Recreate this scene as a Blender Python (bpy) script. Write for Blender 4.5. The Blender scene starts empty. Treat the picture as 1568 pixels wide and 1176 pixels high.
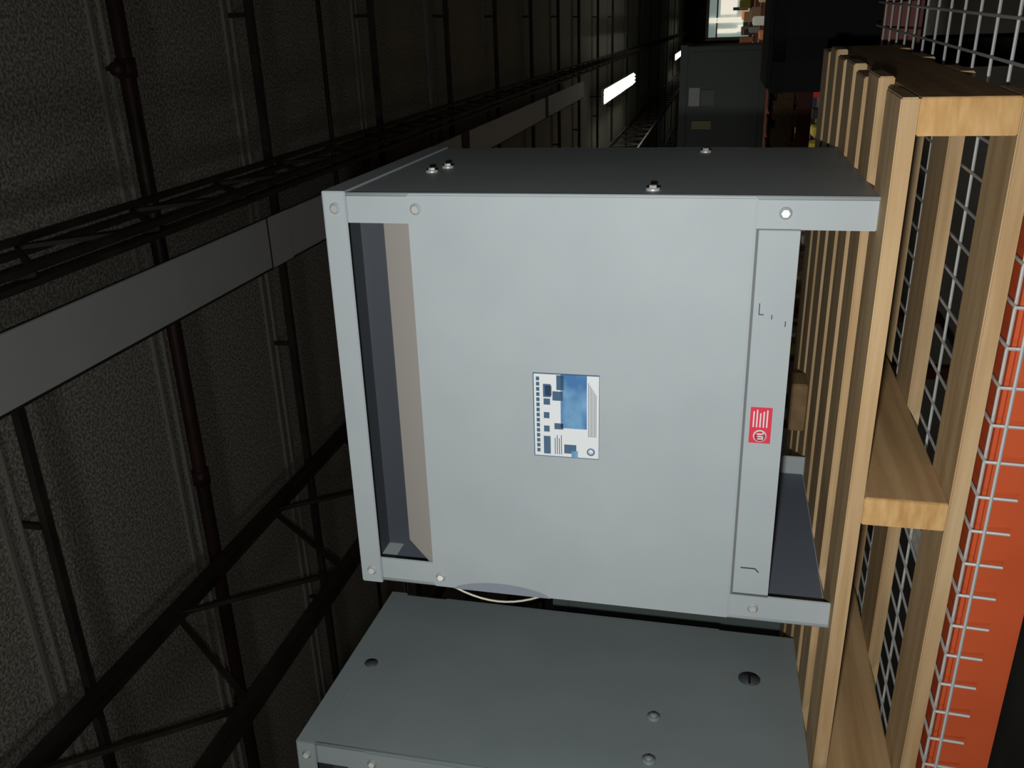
import bpy, bmesh, math, random
from mathutils import Vector, Matrix
random.seed(4)
sc=bpy.context.scene
sc.view_settings.view_transform='Standard'

# ---------------------------------------------------------------- materials
def mat(name,col,rough=.5,metal=0.,spec=.5,noise=None,bump=None,emit=None,estr=0,coat=0):
    """noise=(scale vec, colour2, lo, hi)  bump=(scale,strength,dist)"""
    m=bpy.data.materials.new(name);m.use_nodes=True
    nt=m.node_tree;b=nt.nodes['Principled BSDF']
    b.inputs['Base Color'].default_value=(*col,1)
    b.inputs['Roughness'].default_value=rough
    b.inputs['Metallic'].default_value=metal
    b.inputs['Specular IOR Level'].default_value=spec
    tc=nt.nodes.new('ShaderNodeTexCoord')
    if noise:
        s,c2,lo,hi=noise
        mp=nt.nodes.new('ShaderNodeMapping');mp.inputs['Scale'].default_value=s
        n=nt.nodes.new('ShaderNodeTexNoise');n.inputs['Scale'].default_value=1;n.inputs['Detail'].default_value=5
        r=nt.nodes.new('ShaderNodeValToRGB')
        r.color_ramp.elements[0].position=lo;r.color_ramp.elements[0].color=(*col,1)
        r.color_ramp.elements[1].position=hi;r.color_ramp.elements[1].color=(*c2,1)
        nt.links.new(tc.outputs['Object'],mp.inputs[0]);nt.links.new(mp.outputs[0],n.inputs['Vector'])
        nt.links.new(n.outputs[0],r.inputs[0]);nt.links.new(r.outputs[0],b.inputs['Base Color'])
    if bump:
        n2=nt.nodes.new('ShaderNodeTexNoise');n2.inputs['Scale'].default_value=bump[0];n2.inputs['Detail'].default_value=4
        bp=nt.nodes.new('ShaderNodeBump');bp.inputs['Strength'].default_value=bump[1];bp.inputs['Distance'].default_value=bump[2]
        nt.links.new(tc.outputs['Object'],n2.inputs['Vector']);nt.links.new(n2.outputs[0],bp.inputs['Height'])
        nt.links.new(bp.outputs[0],b.inputs['Normal'])
    if emit:
        b.inputs['Emission Color'].default_value=(*emit,1);b.inputs['Emission Strength'].default_value=estr
    return m

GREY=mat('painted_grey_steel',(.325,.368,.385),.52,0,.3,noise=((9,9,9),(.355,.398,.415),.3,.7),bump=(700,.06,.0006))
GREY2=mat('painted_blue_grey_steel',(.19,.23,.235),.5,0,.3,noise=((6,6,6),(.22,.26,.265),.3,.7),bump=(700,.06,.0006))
SHELF=mat('grey_steel_inner_lip',(.34,.325,.30),.5)
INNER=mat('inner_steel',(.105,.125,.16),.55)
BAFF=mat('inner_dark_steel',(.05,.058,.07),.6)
EDGE_SHADE=mat('painted_shade_steel',(.20,.23,.28),.5)  # shade tone for the flat patch on the panel edge
BLACK=mat('black_core',(.010,.010,.011),.9,0,.1)
BOLT=mat('zinc_bolt',(.62,.62,.60),.35,.5)
SEAM=mat('seam_dark',(.13,.14,.15),.7)
WHITE=mat('label_white',(.64,.68,.69),.4)
LBLUE=mat('label_photo_blue',(.03,.14,.34),.4,noise=((30,30,40),(.16,.36,.55),.35,.7))
LTEAL=mat('label_teal_print',(.03,.09,.17),.4)
LRED=mat('label_red',(.62,.03,.06),.4)
INK=mat('marker_ink',(.03,.03,.04),.6)
WOODX=mat('pine_board_x',(.37,.235,.11),.75,0,.2,noise=((3,45,60),(.54,.40,.23),.3,.7),bump=(90,.3,.001))
WOODY=mat('pine_board_y',(.30,.18,.08),.75,0,.2,noise=((50,3,60),(.44,.30,.15),.3,.7),bump=(90,.3,.001))
WOODE=mat('pine_end_grain',(.46,.255,.09),.7,0,.2,noise=((30,30,120),(.60,.39,.17),.3,.7),bump=(160,.3,.001))
WOODD=mat('weathered_timber',(.16,.10,.05),.85,0,.1,noise=((40,4,40),(.24,.16,.085),.3,.7))
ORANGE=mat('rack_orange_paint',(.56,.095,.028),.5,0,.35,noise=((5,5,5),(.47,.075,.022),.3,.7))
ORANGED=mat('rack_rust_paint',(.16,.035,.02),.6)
WIRE=mat('galvanised_wire',(.55,.57,.56),.45,.3)
CEIL=mat('insulation_ceiling',(.28,.275,.235),.95,0,.05,noise=((60,60,60),(.66,.645,.56),.42,.60),bump=(70,.5,.01))
RIB=mat('ceiling_rib',(.36,.35,.31),.85)
STEELD=mat('dark_joist_steel',(.035,.029,.026),.6,noise=((4,4,4),(.07,.055,.045),.4,.7))
PIPE=mat('dark_brown_pipe',(.035,.016,.016),.5,0,.4,noise=((3,3,3),(.06,.026,.023),.4,.7))
WPIPE=mat('grey_pipe',(.3,.3,.3),.5)
BEAMW=mat('pale_primed_beam',(.84,.88,.90),.5,noise=((3,3,3),(.90,.93,.94),.3,.7),bump=(80,.2,.002))
FLOOR=mat('concrete_floor',(.10,.10,.095),.7,0,.3,noise=((2,2,2),(.15,.15,.14),.3,.7))
WALL=mat('dark_wall_cladding',(.06,.055,.05),.8,noise=((.5,.5,3),(.09,.08,.07),.3,.7))
TUBE=mat('fluorescent_tube',(1,1,1),.5,emit=(1,1,.86),estr=14)
CABG=mat('dark_green_grey_steel',(.10,.13,.12),.5)
PAPER=mat('paper_label',(.75,.77,.75),.7)
YTAG=mat('yellow_tag',(.65,.60,.34),.7)
CABLE=mat('pale_cable',(.60,.58,.48),.5)

# ---------------------------------------------------------------- mesh builder
class MB:
    def __init__(s): s.bm=bmesh.new();s.mats=[]
    def mi(s,m):
        if m not in s.mats:s.mats.append(m)
        return s.mats.index(m)
    def _add(s,tmp,m,smooth=False):
        i=s.mi(m)
        vm={}
        for v in tmp.verts: vm[v]=s.bm.verts.new(v.co)
        for f in tmp.faces:
            nf=s.bm.faces.new([vm[v] for v in f.verts]);nf.material_index=i;nf.smooth=smooth
        tmp.free()
    def box(s,lo,hi,m,bev=0,M=None):
        t=bmesh.new();bmesh.ops.create_cube(t,size=1)
        for v in t.verts:
            v.co=Vector([lo[k]+(v.co[k]+.5)*(hi[k]-lo[k]) for k in range(3)])
        if bev>0: bmesh.ops.bevel(t,geom=t.edges[:],offset=bev,segments=2,affect='EDGES')
        if M: bmesh.ops.transform(t,matrix=M,verts=t.verts)
        s._add(t,m)
    def cyl(s,a,b,r,m,seg=12,r2=None,cap=True):
        a=Vector(a);b=Vector(b);d=b-a
        t=bmesh.new();bmesh.ops.create_cone(t,cap_ends=cap,segments=seg,radius1=r,radius2=r if r2 is None else r2,depth=d.length)
        q=Vector((0,0,1)).rotation_difference(d.normalized()).to_matrix().to_4x4()
        bmesh.ops.transform(t,matrix=Matrix.Translation((a+b)/2)@q,verts=t.verts)
        s._add(t,m,seg>8)
    def bar(s,a,b,w,m,h=None):   # rectangular bar
        a=Vector(a);b=Vector(b);d=b-a;h=h or w
        t=bmesh.new();bmesh.ops.create_cube(t,size=1)
        for v in t.verts: v.co=Vector((v.co.x*w,v.co.y*h,v.co.z*d.length))
        q=Vector((0,0,1)).rotation_difference(d.normalized()).to_matrix().to_4x4()
        bmesh.ops.transform(t,matrix=Matrix.Translation((a+b)/2)@q,verts=t.verts)
        s._add(t,m)
    def hexa(s,pts,m):   # 8 pts: bottom 4, top 4
        t=bmesh.new();v=[t.verts.new(p) for p in pts]
        for f in [(0,1,2,3),(4,5,6,7),(0,1,5,4),(1,2,6,5),(2,3,7,6),(3,0,4,7)]: t.faces.new([v[i] for i in f])
        bmesh.ops.recalc_face_normals(t,faces=t.faces[:]);s._add(t,m)
    def done(s,name,loc=(0,0,0),rz=0):
        me=bpy.data.meshes.new(name);s.bm.to_mesh(me);s.bm.free()
        for m in s.mats: me.materials.append(m)
        o=bpy.data.objects.new(name,me);sc.collection.objects.link(o)
        o.location=loc;o.rotation_euler=(0,0,rz);return o

# ---------------------------------------------------------------- transformer enclosure
def enclosure(W,D,H,paint,labels,side):
    """origin = front right bottom corner, x from -W to 0, y back"""
    b=MB()
    zt=H-.030; zp=H-.105; zb=.1216; zr=.0753; pw=.036
    # corner posts (angle iron) front and back
    for x0,x1 in ((-W,-W+pw),(-pw,0)):
        b.box((x0,0,0),(x1,.003,zb+.01),paint,.0008)
        b.box((x0,0,zp-.01),(x1,.003,zt+.01),paint,.0008)
        b.box((x0,D-.003,0),(x1,D,zt+.01),paint,.0008)
    # side panels
    b.box((-W,.0005,0),(-W+.002,D-.0005,zt+.02),paint); b.box((-.002,.0005,0),(0,D-.0005,zt+.02),paint)
    # front edge rounded lip
    b.cyl((-.002,.001,0.0),(-.002,.001,H-.02),.0026,paint,10)
    b.cyl((-W+.002,.001,0.0),(-W+.002,.001,H-.02),.0026,paint,10)
    # front panel
    b.box((-W+.0005,-.004,zb),(-.0005,0.001,zp),paint,.002)
    b.box((-W,D-.001,zb),(0,D+.003,zp),paint,.001)
    # lower rail between the feet
    b.box((-W+pw+.001,.0015,zr),(-pw-.001,.004,zb),paint,.0006)
    b.box((-W+pw+.001,.004,zr),(-pw-.001,.03,zr+.003),paint)
    b.box((-W+pw,-.0008,zb-.0030),(-pw,.0012,zb+.0002),SEAM)
    b.box((-W+pw-.001,-.0003,zr),(-W+pw+.0005,.0026,zb),SEAM)
    b.box((-pw-.0005,-.0003,zr),(-pw+.001,.0026,zb),SEAM)
    b.box((-W+pw,D-.005,zr),(-pw,D-.002,zb),paint)
    # inward sloping lip above the panel
    a=pw-.004;dy=.024;dz=.041
    for s0,sg in ((0,1),(D,-1)):
        y0=s0;y1=s0+sg*dy
        b.hexa([(-W+a-.004,y0,zp-.002),(-a+.004,y0,zp-.002),(-a-.002,y1,zp+dz),(-W+a+.022,y1,zp+dz),
            (-W+a-.004,y0+sg*.002,zp-.003),(-a+.004,y0+sg*.002,zp-.003),(-a-.002,y1+sg*.002,zp+dz-.001),(-W+a+.022,y1+sg*.002,zp+dz-.001)],SHELF)
    # lid with turned down lip
    b.box((-W-.002,-.004,H-.003),(.002,D+.004,H),paint,.001)
    b.box((-W-.002,-.005,zt),(.002,-.002,H-.001),paint,.001)
    b.box((-W-.002,D+.001,zt),(.002,D+.004,H-.001),paint,.001)
    b.box((-.001,-.004,zt),(.002,D+.003,H-.001),paint,.001)
    b.box((-W-.002,-.004,zt),(-W+.001,D+.003,H-.001),paint,.001)
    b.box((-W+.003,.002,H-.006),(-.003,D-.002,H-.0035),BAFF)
    # interior: core + floor pan + inner baffle
    b.box((-W+.06,.09,zb+.005),(-.06,D-.09,zp-.03),BLACK)
    b.box((-W+.003,.03,zb-.012),(-.003,D-.03,zb-.008),BLACK)
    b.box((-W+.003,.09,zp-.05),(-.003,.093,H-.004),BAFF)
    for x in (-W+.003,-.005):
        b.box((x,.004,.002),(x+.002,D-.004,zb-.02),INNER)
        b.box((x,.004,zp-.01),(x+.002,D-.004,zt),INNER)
    # bolts
    def bolt(x,z,y=-.001,r=.0058):
        b.cyl((x,y+.002,z),(x,y-.0012,z),r*1.2,paint,16)
        b.cyl((x,y-.001,z),(x,y-.0045,z),r*.8,BOLT,6)
    for x in (-W+.018,-.018):
        bolt(x,H-.0165,-.005);bolt(x,zp-.011,-.004);bolt(x,.0925,0)
    for y,z in side.get('screws',[]):
        b.cyl((-.001,y,z),(.003,y,z),.008,BOLT,16);b.cyl((.002,y,z),(.006,y,z),.0045,BOLT,6)
    for y,z,r,dark in side.get('plugs',[]):
        b.cyl((-.001,y,z),(.003 if not dark else .001,y,z),r,BAFF if dark else paint,24)
        if not dark: b.cyl((.002,y,z),(.007,y,z),r*.55,paint,20)
        if dark==2:
            b.box((.0005,y-r*.8,z-.0015),(.0035,y+r*.8,z+.0015),BLACK)
    if labels:
        y=-.0046
        def L(u0,u1,z0,z1,m,k=0): b.box((u0-W,y-.0003*k,z0),(u1-W,y+.0007,z1),m)
        u0,u1,z0,z1=.213,.324,.289,.370
        L(u0,u1,z0,z1,LTEAL); L(u0+.0012,u1-.0012,z0+.0004,z1-.0012,WHITE,1)
        L(u0+.040,u1-.001,z0+.015,z0+.047,LBLUE,2)
        L(u0+.006,u0+.018,z0+.028,z0+.043,LTEAL,2)
        L(u0+.001,u0+.010,z0+.026,z0+.034,LBLUE,3)
        L(u0+.038,u0+.046,z0+.044,z0+.055,LTEAL,2)
        L(u0+.076,u0+.088,z0+.044,z0+.057,LTEAL,2);L(u0+.090,u1-.002,z0+.043,z0+.052,LTEAL,2)
        L(u0+.082,u0+.095,z0+.058,z0+.066,LTEAL,2);L(u0+.070,u0+.078,z0+.060,z0+.068,LTEAL,2)
        for i in range(15):   # heading lettering
            L(u0+.006+i*.0068,u0+.0108+i*.0068,z1-.0080,z1-.0040,LTEAL,2)
        for i in range(4):    # body text lines
            L(u0+.004,u0+.030-.004*(i%2),z0+.046+i*.0026,z0+.0470+i*.0026,INNER,2)
        L(u0+.004,u0+.028,z1-.021,z1-.0125,LTEAL,2);L(u0+.034,u0+.042,z1-.020,z1-.013,LTEAL,2)
        L(u0+.052,u0+.060,z1-.020,z1-.013,LTEAL,2);L(u0+.080,u0+.097,z1-.022,z1-.0125,LTEAL,2)
        for i in range(6): L(u0+.030,u1-.01-i*.003,z0+.0125-i*.0018,z0+.0132-i*.0018,INNER,2)
        # circular mark
        b.cyl((u0+.010-W,y,z0+.010),(u0+.010-W,y-.001,z0+.010),.005,LBLUE,20)
        b.cyl((u0+.010-W,y,z0+.010),(u0+.010-W,y-.0013,z0+.010),.0036,WHITE,20)
        # red certification sticker on the rail
        y=.0012
        L(.2475,.2930,.0885,.1130,LRED)
        b.cyl((.257-W,y,.1007),(.257-W,y-.0010,.1007),.0078,WHITE,24)
        b.cyl((.257-W,y,.1007),(.257-W,y-.0014,.1007),.0062,LRED,24)
        L(.2530,.2545,.0975,.1035,WHITE,6);L(.2560,.2575,.0975,.1035,WHITE,6);L(.2530,.2575,.0968,.0982,WHITE,6);L(.2592,.2606,.0965,.1045,WHITE,6);L(.2592,.262,.0965,.098,WHITE,6)
        for i in range(5):
            L(.268,.290-.002*(i%3),.0930+i*.0038,.0945+i*.0038,WHITE,2)
        # marker scribbles
        b.bar((-W+.075,.0012,.111),(-W+.075,.0012,.093),.0012,INK);b.bar((-W+.075,.0012,.0935),(-W+.070,.0012,.089),.0012,INK)
        b.bar((-W+.405,.0012,.112),(-W+.418,.0012,.112),.001,INK);b.bar((-W+.405,.0012,.112),(-W+.405,.0012,.107),.001,INK)
        b.bar((-W+.400,.0012,.098),(-W+.405,.0012,.098),.001,INK);b.bar((-W+.392,.0012,.083),(-W+.398,.0012,.083),.001,INK)
        # flush patch of painted shading at the left panel edge and loose strap outside it
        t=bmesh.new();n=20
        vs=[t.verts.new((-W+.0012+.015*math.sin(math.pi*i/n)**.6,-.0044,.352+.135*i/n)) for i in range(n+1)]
        t.faces.new(vs);b._add(t,EDGE_SHADE)
        pts=[(-W-.002-.022*math.sin(math.pi*i/12)**.8,.012,.50-.14*i/12) for i in range(13)]
        for p,q in zip(pts,pts[1:]): b.cyl(p,q,.0014,CABLE,6)
        b.cyl(pts[0],(-W+.002,.012,.502),.0016,CABLE,6);b.cyl(pts[-1],(-W+.002,.012,.358),.0016,CABLE,6)
    return b

W,D,H=.5365,.415,.62
b=enclosure(W,D,H,GREY,True,{'screws':[(.16,.535),(.20,.525),(.03,.235),(.36,.185)]})
b.done('electrical_transformer',(W,0,0),.0382)
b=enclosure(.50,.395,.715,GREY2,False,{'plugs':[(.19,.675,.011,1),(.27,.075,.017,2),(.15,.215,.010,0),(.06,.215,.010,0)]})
b.done('electrical_transformer',(-.233,-.107,0.0),.087)

# third enclosure behind
b=MB()
b.box((-.66,0,0),(0,.22,.44),CABG,.003);b.box((-.668,-.006,.42),(.006,.226,.452),CABG,.002)
b.box((-.62,-.003,.06),(-.04,.001,.40),CABG,.001);b.box((-.36,-.006,.35),(-.29,-.002,.40),PAPER)
for x in(-.6,-.06): b.cyl((x,-.003,.08),(x,-.008,.08),.007,BOLT,8)
b.done('electrical_enclosure',(-.30,.50,0),0)

# ---------------------------------------------------------------- pallet
b=MB();yf,xr,xl=-.0433,.6392,-1.101
T=.017;SH=.089;z1=-T;z2=-T-SH;z3=z2-.018
ys=[-.0433,.1034,.213,.322,.432,.541,.650]
for i,y in enumerate(ys):
    dx=[0,.006,-.004,.003,.0,.007,-.003][i]
    b.box((xl,y,z1+.0002*(i%2)),(xr+dx,y+(.089 if i in(0,6) else .080),0),WOODX,.0015)
for k in range(5):
    x=xr-.036-k*.435
    b.box((x,yf+.001,z2),(x+.036,.735,z1),WOODY,.0015)
    b.box((x+.0005,yf-.0002,z2+.0005),(x+.0355,yf+.004,z1-.0005),WOODE,.001)
for y in (yf,.22,.45,.645):
    b.box((xl,y,z3),(xr,y+.093,z2),WOODX,.0015)
b.done('wooden_pallet')
# loose block of timber under the transformer
b=MB();b.box((0,0,0),(.085,.06,.026),WOODD,.002)
b.done('timber_block',(.04,.45,0),.05)

# ---------------------------------------------------------------- pallet rack with mesh deck
b=MB();zm=z3-.0035
xs=-1.45
while xs<2.2:
    b.cyl((xs,-.062,zm),(xs,1.06,zm),.0019,WIRE,6)
    b.cyl((xs,-.062,zm),(xs,-.064,zm-.038),.0019,WIRE,6)
    xs+=.043
y=-.05
while y<1.06:
    b.cyl((-1.45,y,zm-.003),(2.2,y,zm-.003),.0019,WIRE,6);y+=.08
b.cyl((-1.45,-.066,zm-.012),(2.2,-.066,zm-.012),.0019,WIRE,6)
zb=zm-.006
b.box((-1.5,-.058,zb-.068),(2.25,-.008,zb),ORANGE,.004)
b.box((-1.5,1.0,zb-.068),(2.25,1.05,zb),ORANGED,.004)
for x in (-1.2,-.6,.0,.95,1.6):   # deck support channels
    b.box((x,-.01,zb-.03),(x+.03,1.0,zb-.001),WIRE)
for x in (-1.58,2.25):
    for y0 in (-.06,.98):
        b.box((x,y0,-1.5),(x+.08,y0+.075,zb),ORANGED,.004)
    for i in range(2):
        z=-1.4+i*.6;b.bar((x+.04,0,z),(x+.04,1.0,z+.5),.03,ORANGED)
b.done('pallet_rack')

# ---------------------------------------------------------------- building (yawed slightly from the rack)
CX,CY,YAW=.742,-.975,.03
def bo(m,name): return m.done(name,(CX,CY,0),YAW)
ZC=3.4;ZF=-1.5;YE=74
b=MB();b.box((-14,-5,ZF-.1),(9,YE,ZF),FLOOR);bo(b,'floor')
b=MB();b.box((-14,-5,ZC),(9,YE,ZC+.1),CEIL)
bo(b,'ceiling')
PUR=(3.12,5.8,8.0,10.3,12.6,15,17.5,20,23,26,30,34,39,44,50,56,62,68)
b=MB()
for y in (1.5,3.0,4.35)+tuple(p-.1 for p in PUR[1:]):
    for d,w in ((0,.025),(.10,.008)):
        b.box((-14,y+d,ZC-.02),(9,y+d+w,ZC+.01),RIB)
bo(b,'trim_ceiling_seams')
b=MB();b.box((-14.1,-5,ZF),(-14,YE,ZC),WALL);bo(b,'wall_left')
b=MB();b.box((9,-5,ZF),(9.1,YE,ZC),WALL);bo(b,'wall_right')
b=MB();b.box((-14,YE,ZF),(9,YE+.1,ZC),WALL);bo(b,'wall_back')
b=MB();b.box((-14,-5.1,ZF),(9,-5,ZC),WALL);bo(b,'wall_front')

# pale I-beam with darker edge
b=MB();x0,x1,zz=-1.43,-1.11,3.0
b.box((x0,-4,zz),(x1,19,zz+.018),BEAMW,.003);b.box((x0-.012,-4,zz-.002),(x0,19,zz+.03),STEELD)
b.box(((x0+x1)/2-.01,-4,zz+.018),((x0+x1)/2+.01,19,ZC),STEELD)
b.box((x0-.005,5.2,zz-.004),(x1+.005,5.5,zz+.001),BEAMW,.001)
b.box((x0-.005,5.19,zz-.005),(x1+.005,5.20,zz+.001),STEELD)
b.box((x0-.01,9.8,zz-.012),(x1+.01,10.1,zz+.001),STEELD,.003)
b.box((x0-.01,14.8,zz-.012),(x1+.01,15.0,zz+.001),STEELD,.003)
bo(b,'ceiling_i_beam')

def truss(x,zt,zbm,w,step,y0=-3,y1=70,name='open_web_joist'):
    b=MB()
    for dx in(-w*.7,w*.7):
        b.box((x+dx-w*.35,y0,zt-w),(x+dx+w*.35,y1,zt),STEELD);b.box((x+dx-w*.35,y0,zbm),(x+dx+w*.35,y1,zbm+w),STEELD)
    y=y0;up=True
    while y<y1-step:
        b.bar((x,y,zbm+w/2 if up else zt-w/2),(x,y+step,zt-w/2 if up else zbm+w/2),w*.5,STEELD);y+=step;up=not up
    return bo(b,name)
truss(-.85,3.22,2.75,.04,.42)
truss(-3.2,3.22,2.34,.055,.62)
truss(-6.3,3.22,2.34,.06,.62)
truss(-9.4,3.22,2.34,.06,.62)

# cross purlins (dark)
b=MB()
for y in PUR:
    xa=-13.9;xb=8.9 if y>4 else -1.45
    w=.022
    b.box((xa,y-w,3.225),(xb,y+w,3.235),STEELD);b.box((xa,y-.004,3.23),(xb,y+.004,3.285),STEELD)
    x=xa+.2
    while x<xb:
        b.box((x,y-.012,3.28),(x+.03,y+.012,ZC),STEELD);x+=2.3
bo(b,'roof_purlins')
b=MB();zp_=3.28;yp=4.43
b.cyl((-13,yp,zp_),(8,yp,zp_),.043,PIPE,16)
for x in (-.15,-1.0,-2.6,-4.4): b.cyl((x-.05,yp,zp_),(x+.05,yp,zp_),.053,PIPE,16)
b.cyl((-.15,yp-.1,zp_),(-.15,yp,zp_),.035,PIPE,12);b.cyl((-.15,yp,zp_),(-.15,yp,3.4),.012,STEELD,8)
b.cyl((-13,9.6,3.27),(8,9.6,3.27),.025,WPIPE,12)
b.cyl((-13,6.9,3.25),(8,6.9,3.25),.018,PIPE,12)
bo(b,'sprinkler_pipe')

# fluorescent fixtures
def fixture(x,y0,y1,z=3.0):
    b=MB();b.box((x-.18,y0,z+.03),(x+.18,y1,z+.10),BEAMW,.005)
    for dx in(-.1,0,.1): b.cyl((x+dx,y0+.05,z+.012),(x+dx,y1-.05,z+.012),.03,TUBE,10)
    for yy in(y0+.2,y1-.2): b.cyl((x,yy,z+.1),(x,yy,ZC),.012,STEELD,8)
    bo(b,'fluorescent_light')
fixture(-1.70,22.5,30);fixture(-2.0,54,62)

# rack row behind, cabinet on it
b=MB()
for y in (5.7,6.9): b.box((-2.1,y,-.34),(1.2,y+.05,-.26),ORANGED,.004)
for x in(-2.18,1.2):
    for y in (5.7,6.88): b.box((x,y,ZF),(x+.08,y+.08,-.26),ORANGED,.004)
for i in range(18): b.box((-2.1+i*.185,5.72,-.26),(-2.1+i*.185+.1,6.93,-.24),WOODD)
bo(b,'pallet_rack')
b=MB()
for y in (5.75,6.1,6.5): b.box((-1.2,y,-.238),(.02,y+.1,-.14),WOODD)
for i in range(8): b.box((-1.2+i*.155,5.75,-.14),(-1.2+i*.155+.11,6.6,-.12),WOODD,.002)
bo(b,'wooden_pallet')
b=MB();b.box((-1.1,5.95,-.08),(-.16,6.5,.42),CABG,.006);b.box((-1.11,5.93,.40),(-.15,6.52,.445),CABG,.004)
b.box((-1.07,5.935,-.04),(-.19,5.951,.38),CABG,.003)
b.box((-.51,5.925,.318),(-.40,5.936,.385),PAPER);b.box((-.507,5.925,.227),(-.415,5.936,.31),mat('faded_paper',(.3,.32,.31),.8))
b.box((-.65,5.925,.24),(-.60,5.936,.36),YTAG)
for x in(-1.09,-.22): b.box((x,5.96,-.115),(x+.05,6.49,-.08),CABG)
bo(b,'electrical_cabinet')

# far storage clutter on shelving: one object
cols=[(.5,.03,.03),(.6,.5,.36),(.6,.6,.57),(.25,.15,.07),(.05,.08,.16),(.6,.5,.08),(.45,.15,.06),(.03,.03,.03),(.2,.2,.19),(.5,.33,.18)]
CM=[mat('clutter_paint_%d'%i,c,.6) for i,c in enumerate(cols)]
b=MB()
for y in (9,11.5,14.5,18):
    for z in (-1.3,-.75,-.2):
        b.box((-4,y,z-.06),(3,y+.05,z),ORANGED);b.box((-4,y,z-.01),(3,y+.9,z),STEELD)
        x=-3.9
        while x<2.9:
            w=random.uniform(.04,.16);h=random.uniform(.08,.40 if z<-.3 else .20);d=random.uniform(.2,.6)
            if random.random()<.8: b.box((x,y+.08,z),(x+w,y+.08+d,z+h),random.choice(CM),.01)
            x+=w+random.uniform(.02,.12)
    for x in(-4.08,-1.6,.8,3): b.box((x,y,ZF),(x+.08,y+.08,.3),ORANGED);b.box((x,y+.85,ZF),(x+.08,y+.93,.3),ORANGED)
bo(b,'storage_shelving')

# dark crate on the shelf behind
BLK2=mat('black_machine_cover',(.012,.012,.012),.9,0,.1)
b=MB();b.box((-.17,2.3,-.27),(.8,2.7,.07),BLK2,.01)
for x in(-.1,.2,.5): b.box((x,2.285,-.27),(x+.05,2.3,.07),BLACK)
b.box((-.17,2.285,.03),(.8,2.3,.06),BLACK);b.box((-.17,2.285,-.26),(.8,2.3,-.23),BLACK)
for x in(-.12,.35,.7): b.box((x,2.3,ZF),(x+.06,2.36,-.27),BLACK);b.box((x,2.64,ZF),(x+.06,2.7,-.27),BLACK)
bo(b,'machine_crate')

# lit office opening at the far end
OFFW=mat('office_wall_lit',(.8,.78,.7),.6,emit=(1,.93,.78),estr=.75)
OFFC=mat('office_wall_cool',(.6,.7,.66),.6,emit=(.55,.72,.66),estr=.28,noise=((2,2,2),(.4,.42,.36),.3,.7))
OFFO=mat('office_orange',(.8,.3,.1),.6,emit=(1,.35,.12),estr=.4)
OFFD=mat('office_dark',(.1,.1,.1),.6)
b=MB();Y=20.5
b.box((-.38,Y,-.36),(1.4,Y+.1,.58),OFFC)
b.box((-.38,Y-.05,.40),(1.4,Y,.43),OFFD)
b.box((-.30,Y-.05,.0),(-.22,Y,.40),OFFW);b.box((-.10,Y-.05,-.1),(0,Y,.58),OFFW)
b.box((.06,Y-.05,.02),(.4,Y,.35),OFFW);b.box((-.05,Y-.06,-.33),(.12,Y,-.08),OFFO);b.box((.2,Y-.06,-.33),(.34,Y,-.16),OFFO)
b.box((-.3,Y-.06,-.33),(-.1,Y,-.12),OFFD);b.box((-.28,Y-.07,-.12),(-.15,Y,-.02),OFFW);b.box((.13,Y-.07,-.2),(.19,Y,.1),OFFD)
b.box((-.43,Y-.1,.58),(1.45,Y+.12,.64),STEELD);b.box((-.43,Y-.1,ZF),(1.45,Y+.12,-.36),STEELD);b.box((-.44,Y-.1,ZF),(-.38,Y+.12,.64),STEELD)
bo(b,'office_window')

# ---------------------------------------------------------------- lights
cam_loc=Vector((.7422,-.975,.1619))
R=Matrix(((-.03792,.91484,.40202),(.22007,.40008,-.88967),(-.97475,.05473,-.2165)))
def light(name,typ,loc,power,col=(1,1,1),size=.1,rot=None):
    l=bpy.data.lights.new(name,typ);l.energy=power;l.color=col
    if typ=='AREA': l.shape='RECTANGLE';l.size=size[0];l.size_y=size[1]
    else: l.shadow_soft_size=size
    o=bpy.data.objects.new(name,l);sc.collection.objects.link(o);o.location=loc
    if rot: o.rotation_euler=rot
    return o
fl=light('camera_flash','SPOT',(0,0,0),47,(1,.985,.96),.012)
fl.data.spot_size=math.radians(120);fl.data.spot_blend=1
fl.matrix_world=Matrix.Translation(cam_loc+R@Vector((-.03,-.075,.01)))@R.to_4x4()
sp=light('shelving_fill_spot','SPOT',(.6,5.6,2.6),260,(1,.93,.8),.1,(math.radians(50),0,math.radians(6)))  # unseen spot added to brighten the far shelving clutter
sp.data.spot_size=math.radians(60);sp.data.spot_blend=.8
light('warehouse_lamp','AREA',(-1.5,11,2.9),35,(1,.95,.8),(.4,4))
light('warehouse_lamp','AREA',(-1.5,20,2.9),90,(1,.95,.8),(.4,6))
light('ceiling_fill_lamp','POINT',(-1.6,-3.2,1.0),62,(1,.98,.92),.25)  # unseen fill added behind the camera to lift the ceiling and beam
w=bpy.data.worlds.new('world');sc.world=w;w.use_nodes=True
w.node_tree.nodes['Background'].inputs[0].default_value=(.5,.55,.5,1)
w.node_tree.nodes['Background'].inputs[1].default_value=.02

cam=bpy.data.cameras.new('camera');co=bpy.data.objects.new('camera',cam);sc.collection.objects.link(co)
co.matrix_world=Matrix.Translation(cam_loc)@R.to_4x4()
cam.sensor_width=36;cam.lens=36*1358.5/1568;cam.clip_start=.02;cam.clip_end=200
sc.camera=co
